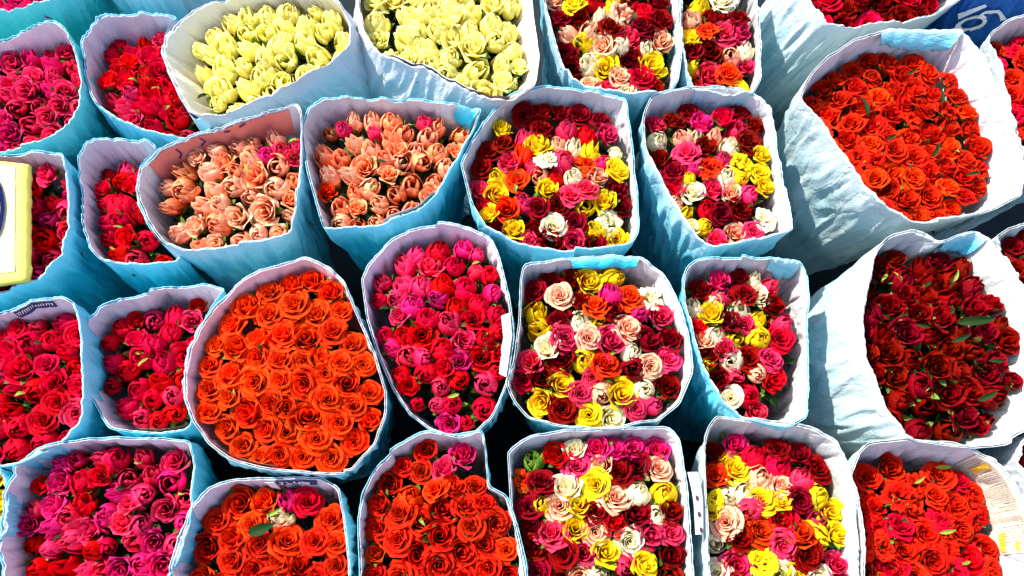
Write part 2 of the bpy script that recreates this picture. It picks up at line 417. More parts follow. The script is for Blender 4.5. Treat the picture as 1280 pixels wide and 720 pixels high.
def bouquet(label, pts, cols, kinds, R=.0185, d=.045, dh=0., lean=(0, 0), taper=.06, out='cyan', inn='lav',
            seeds=(), tile=(0, 0, 1), wild=8, leaves=6, splay=.45, group=None, tilt0=(0, 0), dens=.86, fill=1.42, flowers=True, frame_only=True):
    idx = bouquet.n; bouquet.n += 1
    rg = random.Random(idx*17+3)
    d = d*.55; taper *= .6; R *= 1.03
    w = Wrap(pts, dh, lean, idx*1.37+.5, taper)
    root = bpy.data.objects.new('rose_bouquet', None); COL.objects.link(root)
    base = Vector((w.c.x, w.c.y, 0)) + w.lean*w.top
    root.location = base; root['label'] = label; root['category'] = 'rose bouquet'
    root['group'] = group or 'paper wrapped bunches of roses'
    root.empty_display_size = .05
    inv = Matrix.Translation(-base)
    kids = []
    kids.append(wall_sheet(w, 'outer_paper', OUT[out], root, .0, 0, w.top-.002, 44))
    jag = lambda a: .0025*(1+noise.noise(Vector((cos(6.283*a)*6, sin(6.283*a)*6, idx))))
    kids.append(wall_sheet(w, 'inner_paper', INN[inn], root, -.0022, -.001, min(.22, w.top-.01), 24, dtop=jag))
    n_r = 0
    if flowers:
        tabs = []
        for k in range(6):
            pp_ = [w.at(i/90, k*.02+.004, -.0035) for i in range(90)]
            c_ = np.array([sum(p.x for p in pp_)/90, sum(p.y for p in pp_)/90])
            a_ = np.array([math.atan2(p.y-c_[1], p.x-c_[0]) for p in pp_]); l_ = np.array([math.hypot(p.x-c_[0], p.y-c_[1]) for p in pp_])
            oo = np.argsort(a_); tabs.append((c_, a_[oo], l_[oo]))
        # the surface the blooms reach, gently domed
        poly = [w.at(i/60, d, -.006, 0) for i in range(60)]
        zc = w.top-d+w.c.y*0
        cx = sum(p.x for p in poly)/60; cy = sum(p.y for p in poly)/60
        rmean = sum((p.xy-Vector((cx, cy))).length for p in poly)/60
        def surf(x, y):
            q = ((x-cx)**2+(y-cy)**2)/(rmean**2)
            return w.top-d + KS*(y-w.c.y) + .014*(1-min(1.6, q))
        def place(x, y, c, kind, r, yaw=None):
            dx, dy = (x-cx)/rmean, (y-cy)/rmean
            me, hz = rg.choice(FL[kind])
            sc0 = r*KIND_R[kind]; sc = sc0*KIND_Z[kind]
            splay_ = splay*(.55 if dx*dx+dy*dy > .5 else 1)
            ax = Vector((dx*splay_+rg.gauss(0, .2)+tilt0[0], dy*splay_+rg.gauss(0, .2)+tilt0[1], 1)).normalized()
            q = ax.to_track_quat('Z', 'Y').to_matrix().to_4x4() @ Matrix.Rotation(rg.uniform(0, 6.28), 4, 'Z')
            hgt = hz*sc
            top = Vector((x, y, surf(x, y)+rg.uniform(-.004, .003)))
            pos = top - ax*hgt*.92
            sx = sc0*rg.uniform(.90, 1.06); sy = sx*rg.uniform(.92, 1.06)
            # keep every petal inside the paper
            for _ in range(2):
                mt = Matrix.Translation(pos) @ q @ Matrix.Diagonal((sx, sy, sc, 1))
                pv = SAMP[me.name] @ np.array(mt.to_3x3()).T + np.array(pos)
                pv = pv[pv[:, 2] < w.top+.01]
                if not len(pv): break
                lv = np.clip((w.top-pv[:, 2])/.02, 0, 5).astype(int)
                ex = 0
                for k in range(6):
                    p_ = pv[lv == k]
                    if len(p_):
                        c_, t_, r_ = tabs[k]
                        qq = p_[:, :2]-c_; e_ = np.hypot(qq[:, 0], qq[:, 1])-np.interp(np.arctan2(qq[:, 1], qq[:, 0]), t_, r_, period=2*pi)
                        ex = max(ex, float(e_.max()))
                if ex <= 0: break
                k = 1-min(.22, .35*ex/r); sx *= k; sy *= k; sc *= (1+k)/2
                dv = Vector((cx-x, cy-y, 0)).normalized()*ex*.65
                pos = pos+dv
            o = bpy.data.objects.new('rose', me); COL.objects.link(o)
            o.material_slots[0].link = 'OBJECT'; o.material_slots[0].material = PET[c]
            o.matrix_world = Matrix.Translation(pos-base) @ q @ Matrix.Diagonal((sx, sy, sc, 1))
            o.parent = root
            cme = rg.choice(CAL[kind])
            co = bpy.data.objects.new('calyx', cme); COL.objects.link(co); co.parent = o
            co.rotation_euler = (0, 0, rg.uniform(0, 6))
        pts3 = []; meta = []
        tx, ty, ts = tile
        for s in seeds:
            sx, sy, c = s[0], s[1], s[2]
            kd = s[3] if len(s) > 3 else rg.choice(['half', 'open', 'bud'] if c not in 'D' else ['half', 'half', 'open'])
            rr = R*min(1.1, s[4] if len(s) > 4 else 1.0)
            q = plan(tx+sx*ts, ty+sy*ts, dh-d+.012)
            if edge_dist((q.x, q.y), poly) < rr*.55 and True:
                v = Vector((cx, cy))-q.xy; q.xy = q.xy + v.normalized()*min(rr*.5, max(0, rr*.55-edge_dist((q.x, q.y), poly)))
            if not inside((q.x, q.y), poly):
                continue
            pts3.append((q.x, q.y, rr)); meta.append((c, kd))
        # fill the rest: blooms pressed together until they fill the wrap
        xs = [p.x for p in poly]; ys = [p.y for p in poly]
        th = np.array([math.atan2(p.y-cy, p.x-cx) for p in poly]); rr_ = np.array([math.hypot(p.x-cx, p.y-cy) for p in poly])
        o_ = np.argsort(th); th = th[o_]; rr_ = rr_[o_]
        area = abs(sum(poly[i-1].x*poly[i].y-poly[i].x*poly[i-1].y for i in range(60)))/2
        area *= ((rmean-.25*R)/rmean)**2
        if ''.join(kinds).startswith('tulipt') and fill > 1.4: fill = 1.36
        nf = max(0, min(100, int(fill*area/(pi*R*R)))-len(pts3))
        if len(pts3) > 10: nf = min(nf, 100)
        ns_ = len(pts3)
        P = [[a, b] for a, b, c in pts3]; RR = [c for a, b, c in pts3]
        while len(P) < ns_+nf:
            best = None
            for _ in range(14):
                x, y = rg.uniform(min(xs), max(xs)), rg.uniform(min(ys), max(ys))
                if not inside((x, y), poly): continue
                m = min([math.hypot(x-a, y-b) for a, b in P] or [1])
                if best is None or m > best[0]: best = (m, x, y)
            if best: P.append([best[1], best[2]]); RR.append(R*rg.uniform(.80, 1.15))
        if P:
            P = np.array(P); RR = np.array(RR); mob = np.array([.12]*ns_+[1.0]*nf)
            for it in range(90):
                D = P[:, None, :]-P[None, :, :]; dd = np.sqrt((D**2).sum(2))+np.eye(len(P))*9
                tgt = (RR[:, None]+RR[None, :])*.88
                f = np.clip(tgt-dd, 0, None)*.32
                mv = (D/np.maximum(dd, 1e-5)[:, :, None]*f[:, :, None]).sum(1)
                P += mv*mob[:, None]
                q = P-np.array([cx, cy]); a = np.arctan2(q[:, 1], q[:, 0]); rad = np.hypot(q[:, 0], q[:, 1])
                lim = np.interp(a, th, rr_, period=2*pi)-RR*.62
                k = np.minimum(1, lim/np.maximum(rad, 1e-6)); P = np.array([cx, cy])+q*k[:, None]
            for i, (x, y) in enumerate(P):
                if i < ns_: c, kd = meta[i]
                else: c = cols[rg.randrange(len(cols))]; kd = kinds[rg.randrange(len(kinds))]
                ed = math.hypot(x-cx, y-cy)/max(1e-6, float(np.interp(math.atan2(y-cy, x-cx), th, rr_, period=2*pi)))
                place(x, y, c, kd, RR[i]*(1.14 if ed < .76 else 1.06))
            n_r = len(P)
        # leaf tips between the blooms
        for k in range(leaves//2+1):
            for _ in range(30):
                x, y = rg.uniform(min(xs), max(xs)), rg.uniform(min(ys), max(ys))
                if inside((x, y), poly) and edge_dist((x, y), poly) > .012: break
            else: continue
            o = bpy.data.objects.new('leaf', rg.choice(LEAF)); COL.objects.link(o); o.parent = root
            o.material_slots[0].link = 'OBJECT'; o.material_slots[0].material = rg.choice([M_LEAF, M_LEAF, M_LEAFL])
            s = rg.uniform(.010, .018)
            o.scale = (s, s, s); o.location = Vector((x, y, surf(x, y)-.005))-base
            o.rotation_euler = (rg.uniform(-.4, .4), rg.uniform(-.9, .3), rg.uniform(0, 6.28))
        # foliage mass under the blooms
        V = []; F = []
        for k in range(230):
            x, y = rg.uniform(min(xs), max(xs)), rg.uniform(min(ys), max(ys))
            if not inside((x, y), poly) or edge_dist((x, y), poly) < .016: continue
            mt = Matrix.Translation(Vector((x, y, surf(x, y)-R*rg.uniform(1.9, 3.2)))) @ Matrix.Rotation(rg.uniform(0, 6.28), 4, 'Z') @ Matrix.Rotation(rg.uniform(-.8, .8), 4, 'Y') @ Matrix.Scale(.04, 4)
            b = len(V); src = LEAF[k % 4]
            V += [mt @ v.co for v in src.vertices]; F += [tuple(b+i for i in p.vertices) for p in src.polygons]
        if V:
            fo = mesh_obj('foliage', V, F, M_LEAF, root); fo['kind'] = 'stuff'; kids.append(fo)
    for o in kids: o.data.transform(inv)
    w.root = root; w.inv = inv; w.base = base; w.surf = surf if flowers else None; w.dh = dh; w.d = d; w.place = place if flowers else None
    TOTAL['rose'] += n_r
    print('BQ', idx, label[:40], n_r)
    return w
bouquet.n = 0

def add_part(w, o): o.data.transform(w.inv); return o

RED = 'paper wrapped bunches of plain red and magenta roses'
MIX = 'paper wrapped bunches of mixed colour roses'
ORA = 'paper wrapped bunches of orange and salmon roses'
YEL = 'paper wrapped bunches of pale yellow roses'
# ------------------------------------------------------------------ the bunches, back row to front row
# back row, rims beyond the top of the picture
bouquet('teal paper wrap of a bunch at the top left corner, only its crumpled side showing',
        [(-40,-90),(60,-95),(108,-70),(112,-40),(90,-12),(30,8),(-20,18),(-50,0)], 'RM', ['half'], out='teal', group=RED, d=.05)
bouquet('blue-white paper wrap at the top edge behind the small crimson bunch, only its side showing',
        [(125,-85),(200,-95),(270,-80),(275,-40),(230,-18),(170,-14),(125,-22),(112,-50)], 'RM', ['half'], out='sky', group=RED, d=.05)
bouquet('magenta rosebuds in teal paper at the left edge, above the bunch with yellow card',
        [(-70,70),(0,50),(40,35),(68,28),(80,35),(92,60),(100,95),(98,130),(83,160),(50,176),(0,190),(-60,195)],
        'KMKK', ['tulip', 'tulip', 'bud', 'half'], R=.0165, d=.05, out='teal', inn='lav', group=RED, tilt0=(.1,-.35))
bouquet('small bunch of crimson roses in grey-lavender paper, tucked left of the pale yellow buds',
        [(103,50),(125,18),(180,16),(205,17),(222,20),(205,42),(200,64),(208,90),(224,122),(238,145),(262,150),(262,160),(252,170),(240,172),(210,168),(170,157),(140,143),(122,130),(113,115),(106,85)],
        'RRRRK', ['half', 'tulip', 'half', 'bud'], R=.0165, d=.048, out='cyan', inn='lav', group=RED, dh=-.012)
wB3 = bouquet('pale yellow rosebuds in white paper with a cream inside, left of two yellow bunches',
        [(203,62),(213,40),(240,16),(280,1),(330,-12),(400,-14),(425,5),(437,30),(437,52),(415,76),(370,100),(320,127),(285,139),(255,141),(240,139),(228,118),(213,88)],
        'W', ['tulip', 'tulip', 'bud'], R=.0180, d=.026, dh=.02, lean=(.45,0), fill=1.36, out='white', inn='cream', group=YEL, leaves=4, tilt0=(0,-.15), splay=.3)
wB4 = bouquet('pale yellow rosebuds in white folded paper, right of the two yellow bunches',
        [(447,-20),(450,10),(456,38),(466,58),(480,68),(507,79),(533,85),(563,101),(607,121),(640,124),(668,104),(672,70),(664,20),(660,-25),(600,-60),(500,-60)],
        'W', ['tulip', 'bud', 'bud', 'half'], R=.019, d=.026, out='white', inn='cream', group=YEL, leaves=4, splay=.3, dh=.012, lean=(-.40,-.05), fill=1.36)

s = [(100,70,'D'),(210,25,'Y'),(345,20,'R'),(450,30,'Y','tulip'),(160,155,'P','bud'),(250,75,'D'),(345,60,'C','tulip'),(545,80,'P','ruffle',1.2),(620,60,'R'),(130,270,'D'),(325,150,'P','tulip'),(450,135,'D'),(225,260,'Y','bud'),(375,235,'P','open',1.15),(460,240,'C','bud',.8),(530,235,'K','half'),(600,190,'D'),(640,230,'C','tulip'),(290,330,'C','bud'),(400,350,'Y','half',1.1),(500,320,'D'),(615,350,'Y','half',1.1),(245,420,'D'),(370,440,'P','open'),(480,420,'P','open',.9),(440,500,'K'),(560,480,'C','open',1.1),(590,415,'R'),(655,480,'D')]
wB5 = bouquet('mixed bunch at the top edge, directly right of the pale yellow rosebuds',
        [(672,-60),(683,0),(692,40),(702,70),(715,98),(735,108),(785,117),(835,116),(848,100),(852,60),(848,0),(840,-60),(760,-80)],
        'DDDDP', ['half', 'open'], seeds=s, tile=(670,0,.2188), d=.045, out='sky', inn='white', group=MIX)
s = [(865,55,'P'),(930,60,'Y','bud'),(1045,20,'C','open'),(1030,90,'D'),(1120,100,'D'),(940,180,'O','ruffle'),(1040,200,'K'),(1130,205,'K'),(890,270,'Y','half',1.15),(945,330,'Y','bud'),(1100,285,'P'),(1170,300,'C','bud'),(1020,280,'D'),(1000,405,'K','half'),(1080,395,'O','open'),(1170,375,'K'),(1185,455,'Y'),(910,420,'D'),(1030,480,'P'),(960,490,'R')]
wB6 = bouquet('narrow mixed bunch at the top edge, directly left of the wide bulging pale wrap',
        [(848,-60),(852,0),(853,45),(860,88),(869,110),(905,118),(940,114),(950,98),(949,50),(944,0),(938,-60),(890,-75)],
        'DDDKDYC', ['half', 'open'], seeds=s, tile=(670,0,.2188), d=.036, out='sky', inn='white', group=MIX)
bouquet('dark red roses at the top edge in pale paper whose left side bulges out',
        [(1000,-60),(1006,-20),(1016,2),(1035,26),(1052,31),(1100,30),(1142,26),(1168,18),(1205,-2),(1215,-30),(1190,-80),(1080,-100)],
        'DDR', ['open', 'half'], R=.018, d=.035, out='pale', inn='grey', lean=(-.38, -.05), group=RED, leaves=14)
wBlue = bouquet('deep blue printed paper wrap with white lettering in the top right corner',
        [(1180,-60),(1200,-90),(1280,-110),(1340,-90),(1350,-40),(1300,-14),(1230,-8),(1192,-22)], 'DR', ['half'], out='blue', group=RED, d=.05)

# second row
wC1 = bouquet('magenta roses at the left edge half hidden by the yellow card',
        [(-75,205),(0,195),(40,190),(76,191),(81,205),(84,240),(84,285),(75,320),(55,343),(0,366),(-70,385)],
        'MKKRR', ['half', 'bud', 'tulip'], R=.017, d=.05, out='cyan', inn='lav', group=RED, tilt0=(.0,-.3))
bouquet('small crimson bunch in cyan paper squeezed between the yellow card and the peach bunch',
        [(97,195),(108,177),(128,172),(185,174),(196,182),(176,205),(168,235),(172,258),(184,282),(203,306),(226,315),(222,324),(200,328),(160,329),(127,324),(112,308),(105,285),(102,240)],
        'RRRRK', ['half', 'bud', 'bud'], R=.0165, d=.052, out='cyan', inn='lav', group=RED, dh=-.018)
wC3 = bouquet('light peach rosebuds in sky blue paper, its back flap printed salmon with purple marks',
        [(172,235),(180,208),(196,190),(215,179),(245,168),(300,152),(345,137),(370,128),(377,140),(376,200),(370,260),(364,288),(345,298),(310,303),(232,311),(205,300),(187,275),(176,252)],
        'PPPPS', ['tulip', 'tulip', 'bud', 'half'], R=.0172, d=.045, dh=.012, out='sky', inn='white', group=ORA, tilt0=(-.2,-.3), splay=.3, fill=1.36, seeds=[(348,176,'K','bud',.8),(362,168,'K','bud',.8),(333,186,'M','bud',.7),(359,190,'K','half',.8)])
wC4 = bouquet('salmon orange rosebuds in cyan paper, between the light peach bunch and a mixed bunch',
        [(378,155),(385,132),(402,123),(470,121),(540,128),(600,136),(592,158),(575,187),(558,215),(543,243),(520,262),(480,278),(450,283),(405,284),(398,262),(385,215),(379,180)],
        'SSSP', ['tulip', 'bud', 'tulip', 'half'], R=.0165, d=.042, dh=.004, out='cyan', inn='white', group=ORA, splay=.35, fill=1.36, seeds=[(464,150,'K','bud',.7),(520,150,'K','bud',.8),(430,150,'K','bud',.8),(405,235,'O','half',.9)])
s = [(270,170,'K','bud'),(345,180,'D'),(435,155,'K','bud'),(540,180,'R'),(630,215,'K'),(235,255,'O','bud'),(335,255,'Y','half'),(405,225,'P','bud',.85),(480,230,'C','tulip'),(570,260,'Y','tulip'),(650,280,'C','bud',.7),(205,325,'K','half'),(305,320,'K','bud',.85),(385,310,'C','ruffle'),(460,320,'K','bud'),(545,330,'O','ruffle'),(625,325,'M','bud',.9),(150,375,'Y','bud'),(240,385,'O','open',1.1),(320,400,'P','tulip'),(410,380,'R','bud',.8),(480,410,'C','bud',.9),(575,395,'P','half'),(170,450,'Y','half'),(395,445,'Y','half'),(630,430,'D'),(110,450,'R','bud',.7),(260,480,'K','bud'),(470,485,'K','open'),(545,495,'Y','tulip'),(175,515,'O','half'),(335,520,'D'),(215,595,'Y','half'),(410,580,'C','open',1.2),(500,580,'D'),(610,555,'C','ruffle',1.0),(570,615,'Y','bud'),(650,620,'Y','half'),(320,620,'D'),(480,645,'K','half'),(600,660,'D'),(70,350,'D'),(120,250,'D'),(180,240,'D')]
bouquet('mixed bunch with a large cream rose low in its middle, right of the salmon bunch',
        [(578,205),(590,178),(618,136),(640,118),(682,107),(740,113),(782,124),(786,150),(793,210),(799,272),(798,292),(790,304),(750,311),(700,310),(650,302),(610,284),(590,250)],
        'DDDDDYKC', ['half', 'open'], seeds=s, tile=(570,100,.3057), R=.0168, d=.042, out='cyan', inn='white', group=MIX)
s = [(130,150,'K','half'),(205,140,'D'),(285,125,'M'),(345,140,'R'),(430,160,'K','tulip'),(205,190,'P','bud'),(280,190,'C','tulip',.9),(335,200,'P','tulip',.8),(145,215,'C','bud'),(400,235,'C','tulip'),(490,240,'D'),(135,280,'D'),(235,280,'K','open',1.15),(310,260,'D'),(370,290,'K','bud',.8),(455,345,'Y','ruffle',1.1),(515,345,'Y','open',.9),(170,360,'D','open',1.3),(325,360,'O','ruffle',1.1),(405,365,'C','bud'),(235,375,'Y','bud',.6),(465,415,'Y','bud',.7),(265,350,'M','bud',.6),(245,450,'C','open',1.1),(330,445,'K','half'),(410,440,'P','half',.9),(525,445,'K','bud'),(150,450,'R'),(255,540,'Y','tulip',1.1),(455,520,'D','open',1.2),(360,540,'D'),(520,560,'C','ruffle',1.1),(240,600,'C','half',.8),(340,610,'Y','bud',.8),(420,600,'P','half'),(360,645,'K'),(185,520,'P','bud',.7),(300,500,'R')]
bouquet('mixed bunch with a frilly yellow bloom on its right, left of the big white wrap',
        [(803,152),(808,132),(816,117),(860,109),(900,107),(943,117),(962,135),(970,190),(980,240),(990,286),(960,293),(888,309),(872,296),(845,255),(818,210),(806,180)],
        'DDDKDYC', ['half', 'open'], seeds=s, tile=(790,100,.3057), R=.0168, d=.040, out='sky', inn='white', group=MIX)
wC7 = bouquet('frilly scarlet orange roses in the large white wrap with folded blue flap, upper right',
        [(1003,120),(1012,98),(1035,72),(1070,50),(1110,38),(1160,36),(1200,38),(1218,52),(1240,95),(1265,150),(1281,205),(1279,243),(1240,264),(1185,274),(1140,273),(1100,250),(1065,205),(1030,155),(1008,130)],
        'HHHO', ['open', 'half', 'ruffle', 'open'], R=.0182, d=.075, dh=.006, out='pale', inn='white', lean=(-.16, .04), group=ORA, leaves=16)
bouquet('scarlet roses in pale paper cut off by the right edge, beside the large white wrap',
        [(1235,45),(1262,22),(1310,10),(1370,30),(1385,110),(1370,200),(1300,218),(1283,200),(1268,150),(1256,90)],
        'HHR', ['ruffle', 'open'], R=.0175, d=.045, out='pale', inn='grey', group=RED, leaves=10)

# third row
wD1 = bouquet('crimson roses at the left edge below the card, strip of print inside the rim',
        [(-70,405),(0,392),(40,377),(76,371),(92,379),(99,400),(102,440),(104,485),(100,530),(80,552),(55,565),(20,581),(0,583),(-70,590)],
        'RRRRK', ['half', 'tulip', 'bud', 'open'], R=.018, d=.045, out='cyan', inn='lav', group=RED, tilt0=(0,-.2), leaves=10)
wD2 = bouquet('crimson and pink roses in cyan paper, directly left of the big round orange bunch',
        [(101,425),(107,400),(120,386),(150,374),(200,362),(255,357),(280,363),(270,376),(248,405),(233,440),(227,475),(230,500),(240,528),(232,536),(200,541),(140,536),(127,522),(116,500),(106,470)],
        'RRRRKR', ['half', 'bud', 'bud'], fill=1.22, R=.0165, d=.055, out='cyan', inn='lav', group=RED, dh=-.02)
wD3 = bouquet('big round bunch of open orange roses in paper with a pink inside',
        [(232,470),(238,440),(252,410),(278,375),(300,352),(325,340),(380,321),(410,334),(430,352),(447,395),(467,438),(483,490),(482,520),(468,555),(442,588),(410,590),(330,583),(290,572),(262,552),(244,525),(234,497)],
        'OOOOO', ['open', 'open', 'open', 'half'], R=.0190, d=.026, dh=.016, out='sky', inn='pink', group=ORA, leaves=5, splay=.3, dens=.84)
wD4 = bouquet('magenta and crimson rosebuds with green sepals in a round lavender wrap at the centre',
        [(452,348),(462,328),(490,298),(515,286),(550,279),(580,285),(612,298),(622,322),(634,370),(640,420),(632,478),(615,520),(592,541),(570,546),(540,536),(512,516),(490,482),(472,440),(458,395)],
        'RKRRKM', ['bud', 'half', 'bud'], R=.0156, d=.032, out='sky', inn='lav', group=RED, leaves=12, fill=1.22)
s = [(165,95,'D'),(110,100,'D'),(225,85,'D'),(230,165,'P','open'),(310,120,'Y','half'),(400,130,'M','bud'),(470,85,'Y','bud'),(155,190,'Y','tulip'),(495,155,'O','open',1.15),(560,145,'C','ruffle'),(340,205,'O','open'),(440,215,'D'),(545,235,'M','tulip',.85),(140,280,'Y','tulip',1.1),(210,250,'D'),(280,260,'C','bud'),(375,270,'Y','tulip',.9),(490,295,'P','open',1.1),(575,325,'D'),(232,340,'K','open',1.2),(320,340,'P','open',.9),(415,335,'K','half',1.05),(145,385,'C','half',.9),(505,385,'C','bud',.85),(95,430,'K','half'),(215,425,'D'),(305,425,'Y','bud',.95),(405,435,'O','open',1.15),(625,405,'K','open',1.05),(500,475,'D','bud',1.1),(560,455,'P','open',.85),(155,485,'D'),(355,488,'K','open',.8),(230,495,'Y','half'),(80,520,'R','half',1.1),(285,530,'K','open',.95),(630,510,'D','half',1.1),(370,570,'P','bud'),(450,570,'Y','half',1.1),(545,550,'C','bud',.85),(600,575,'K','bud',.8),(130,600,'Y','half',1.1),(220,605,'D','open',1.1),(335,635,'Y','open',1.25),(425,640,'C','half',.9),(520,625,'K','open',1.05)]
wD5 = bouquet('mixed bunch in a square wrap directly right of the central magenta rosebuds',
        [(651,400),(652,350),(656,331),(700,325),(760,320),(800,322),(825,338),(845,370),(862,420),(866,465),(850,505),(825,525),(780,533),(700,530),(662,520),(643,498),(635,478),(645,450)],
        'DDDDDYKC', ['half', 'open'], seeds=s, tile=(630,310,.3265), R=.0180, d=.034, out='sky', inn='white', group=MIX)
s = [(65,130,'C','tulip'),(130,130,'D'),(205,130,'K','bud'),(150,75,'M'),(230,70,'D'),(300,95,'C','tulip',.9),(265,150,'D'),(320,155,'C','half',.9),(375,145,'K','tulip'),(120,220,'Y','half'),(175,195,'P','bud',.8),(235,210,'C','tulip',1.1),(380,220,'D'),(60,215,'R'),(100,285,'P','half'),(150,315,'C','bud'),(265,265,'K','half',.8),(320,250,'Y','tulip'),(265,335,'Y','tulip',1.15),(340,345,'Y','bud'),(210,290,'D'),(415,260,'K','bud'),(400,325,'R'),(140,390,'D'),(195,370,'K','half',.8),(300,430,'D','open',1.25),(395,425,'K','open'),(220,445,'C','bud',.9),(135,475,'Y','tulip',.8),(185,530,'D'),(250,520,'K','tulip',.9),(320,520,'P','bud',.8),(385,515,'R'),(245,600,'C','open'),(330,620,'K','half'),(290,570,'R')]
wD6 = bouquet('narrow mixed bunch with bluish white paper inside, left of the large dark red bunch',
        [(853,362),(857,335),(870,323),(900,321),(960,325),(1002,330),(1009,350),(1007,400),(1008,470),(1008,520),(985,532),(955,527),(930,522),(903,500),(882,462),(865,412)],
        'DDDDDYKC', ['half', 'open'], seeds=s, tile=(845,315,.3056), R=.0166, d=.040, out='cyan', inn='white', group=MIX)
wD7 = bouquet('large bunch of dark red roses and green leaves in greyish white paper at the right',
        [(1080,400),(1086,365),(1098,312),(1112,296),(1143,288),(1160,293),(1178,303),(1200,293),(1222,288),(1236,296),(1255,325),(1282,365),(1302,420),(1310,480),(1300,530),(1255,553),(1215,556),(1170,552),(1140,546),(1112,512),(1098,478),(1083,438)],
        'DDDD', ['half', 'tulip', 'bud', 'half'], R=.0190, d=.046, dh=.008, out='pale', inn='grey', lean=(-.34, .0), group=RED, leaves=22)
bouquet('dark red roses just visible at the right edge behind the large dark red bunch',
        [(1243,297),(1262,284),(1310,270),(1370,290),(1380,360),(1330,385),(1300,380),(1283,362),(1262,330)],
        'DD', ['open'], R=.018, d=.045, out='pale', inn='grey', group=RED)

# front row
bouquet('yellow roses peeking in at the left edge beside the large magenta bunch',
        [(-90,590),(-50,575),(-10,578),(4,592),(10,620),(8,660),(-10,690),(-80,695)], 'YY', ['half', 'open'], R=.018, d=.02, out='cyan', inn='white', group=YEL)
wE1 = bouquet('large bunch of magenta roses in paper with a lavender inside, bottom left corner',
        [(-2,690),(0,650),(8,610),(22,582),(45,565),(75,556),(120,550),(200,549),(236,553),(240,575),(239,630),(226,690),(208,725),(150,760),(40,765),(5,730)],
        'KMKRK', ['tulip', 'bud', 'tulip', 'half'], R=.0172, d=.045, out='cyan', inn='lav', group=RED, leaves=12, tilt0=(0,-.1))
wE2 = bouquet('orange roses with one green leaf and a cream bud, under a printed dark fold',
        [(215,715),(222,680),(238,638),(262,610),(290,600),(350,598),(400,597),(424,610),(431,650),(437,700),(440,760),(400,800),(260,800),(220,760)],
        'OHHOH', ['open', 'open', 'half'], R=.0195, d=.042, out='sky', inn='lav', group=ORA, leaves=4,
        seeds=[(342,648,'C','tulip',.8),(352,622,'M','bud',.8),(386,625,'R','open',1.1),(408,648,'O','open',1.15),(361,675,'O','open',1.15)])
wE3 = bouquet('scarlet open roses in cyan paper with a notch in its right side, bottom centre',
        [(448,650),(452,618),(466,588),(492,562),(530,541),(565,546),(603,541),(607,575),(609,610),(624,617),(632,622),(645,660),(655,700),(662,760),(640,800),(460,800),(450,720)],
        'HHOHH', ['open', 'open', 'half'], R=.0182, d=.034, out='cyan', inn='white', group=ORA, leaves=12,
        seeds=[(576,555,'M','half'),(556,580,'K','half'),(514,616,'O','bud',.9)])
s = [(165,140,'G','bud'),(330,75,'C','half',.9),(250,155,'R'),(355,150,'K','open',1.15),(460,75,'M'),(540,70,'M'),(625,85,'M','open'),(745,85,'M','half'),(495,165,'D'),(615,185,'D'),(740,185,'P','open'),(120,265,'O','ruffle',.8),(190,250,'D'),(310,260,'C','half'),(430,270,'Y','open',1.2),(650,280,'C','bud'),(755,300,'Y','bud',1.1),(540,325,'P','open',1.1),(165,375,'Y','tulip',.8),(270,355,'P','open',1.05),(415,395,'D','open'),(640,405,'D','half',1.1),(760,400,'C','bud',.8),(215,480,'K','open',1.25),(525,440,'R','half'),(330,495,'Y','half'),(425,515,'P','open',.9),(735,520,'K','half',1.05),(820,490,'K'),(595,560,'C','open',1.15),(375,610,'K','half'),(490,575,'Y','half',.9),(250,610,'D'),(130,480,'D'),(140,570,'D'),(780,620,'D'),(350,690,'P','half'),(460,675,'C','bud'),(560,680,'K','bud'),(685,650,'Y','open',1.25),(240,700,'D'),(780,700,'D')]
wE4 = bouquet('mixed bunch at the bottom edge, directly right of the notched scarlet bunch',
        [(636,566),(646,556),(662,547),(700,540),(770,536),(836,534),(848,550),(858,600),(864,680),(868,740),(862,800),(680,800),(664,760),(655,700),(641,635)],
        'DDDRYPD', ['half', 'open'], seeds=s, tile=(630,530,.264), R=.0180, d=.034, out='sky', inn='white', group=MIX)
s = [(120,160,'D'),(205,115,'M'),(255,150,'R'),(370,120,'D'),(440,160,'D'),(120,260,'O','open'),(225,240,'Y','open',1.1),(380,195,'R','bud'),(315,270,'P','bud'),(380,245,'P','open',1.2),(460,270,'K','bud',.9),(80,340,'Y','ruffle',.9),(150,355,'C','bud'),(215,330,'C','bud',1.05),(305,385,'Y','open'),(395,355,'Y','half',.7),(540,330,'Y','bud',1.25),(85,420,'Y','half',.6),(135,455,'P','open',1.05),(230,430,'K','bud'),(470,385,'D'),(370,450,'R','half'),(545,455,'K','tulip'),(295,510,'O','open',1.3),(475,520,'O','half',1.1),(570,560,'Y','bud'),(180,540,'D'),(400,590,'K','open'),(510,620,'D','open',1.25),(105,600,'C','tulip',1.1),(270,630,'Y','ruffle',1.25),(170,670,'K','half'),(370,680,'C','half'),(440,690,'Y','half'),(540,705,'C','half')]
wE5 = bouquet('mixed bunch in greyish white paper at the bottom, left of the newspaper lined scarlet bunch',
        [(880,560),(884,535),(895,519),(950,527),(1010,535),(1042,553),(1060,585),(1076,650),(1079,690),(1078,770),(1070,800),(895,800),(888,740),(882,620)],
        'DDDDDYKC', ['half', 'open'], seeds=s, tile=(870,515,.2847), R=.0180, d=.062, out='pale', inn='grey', group=MIX)
wE6 = bouquet('frilly scarlet roses with printed newspaper lining their right side, bottom right corner',
        [(1066,590),(1075,566),(1088,554),(1130,550),(1195,554),(1240,572),(1270,605),(1290,650),(1296,720),(1296,790),(1260,820),(1090,820),(1080,760),(1072,660)],
        'HHHR', ['open', 'half', 'open', 'ruffle'], R=.0188, d=.090, out='pale', inn='white', group=RED, leaves=14)
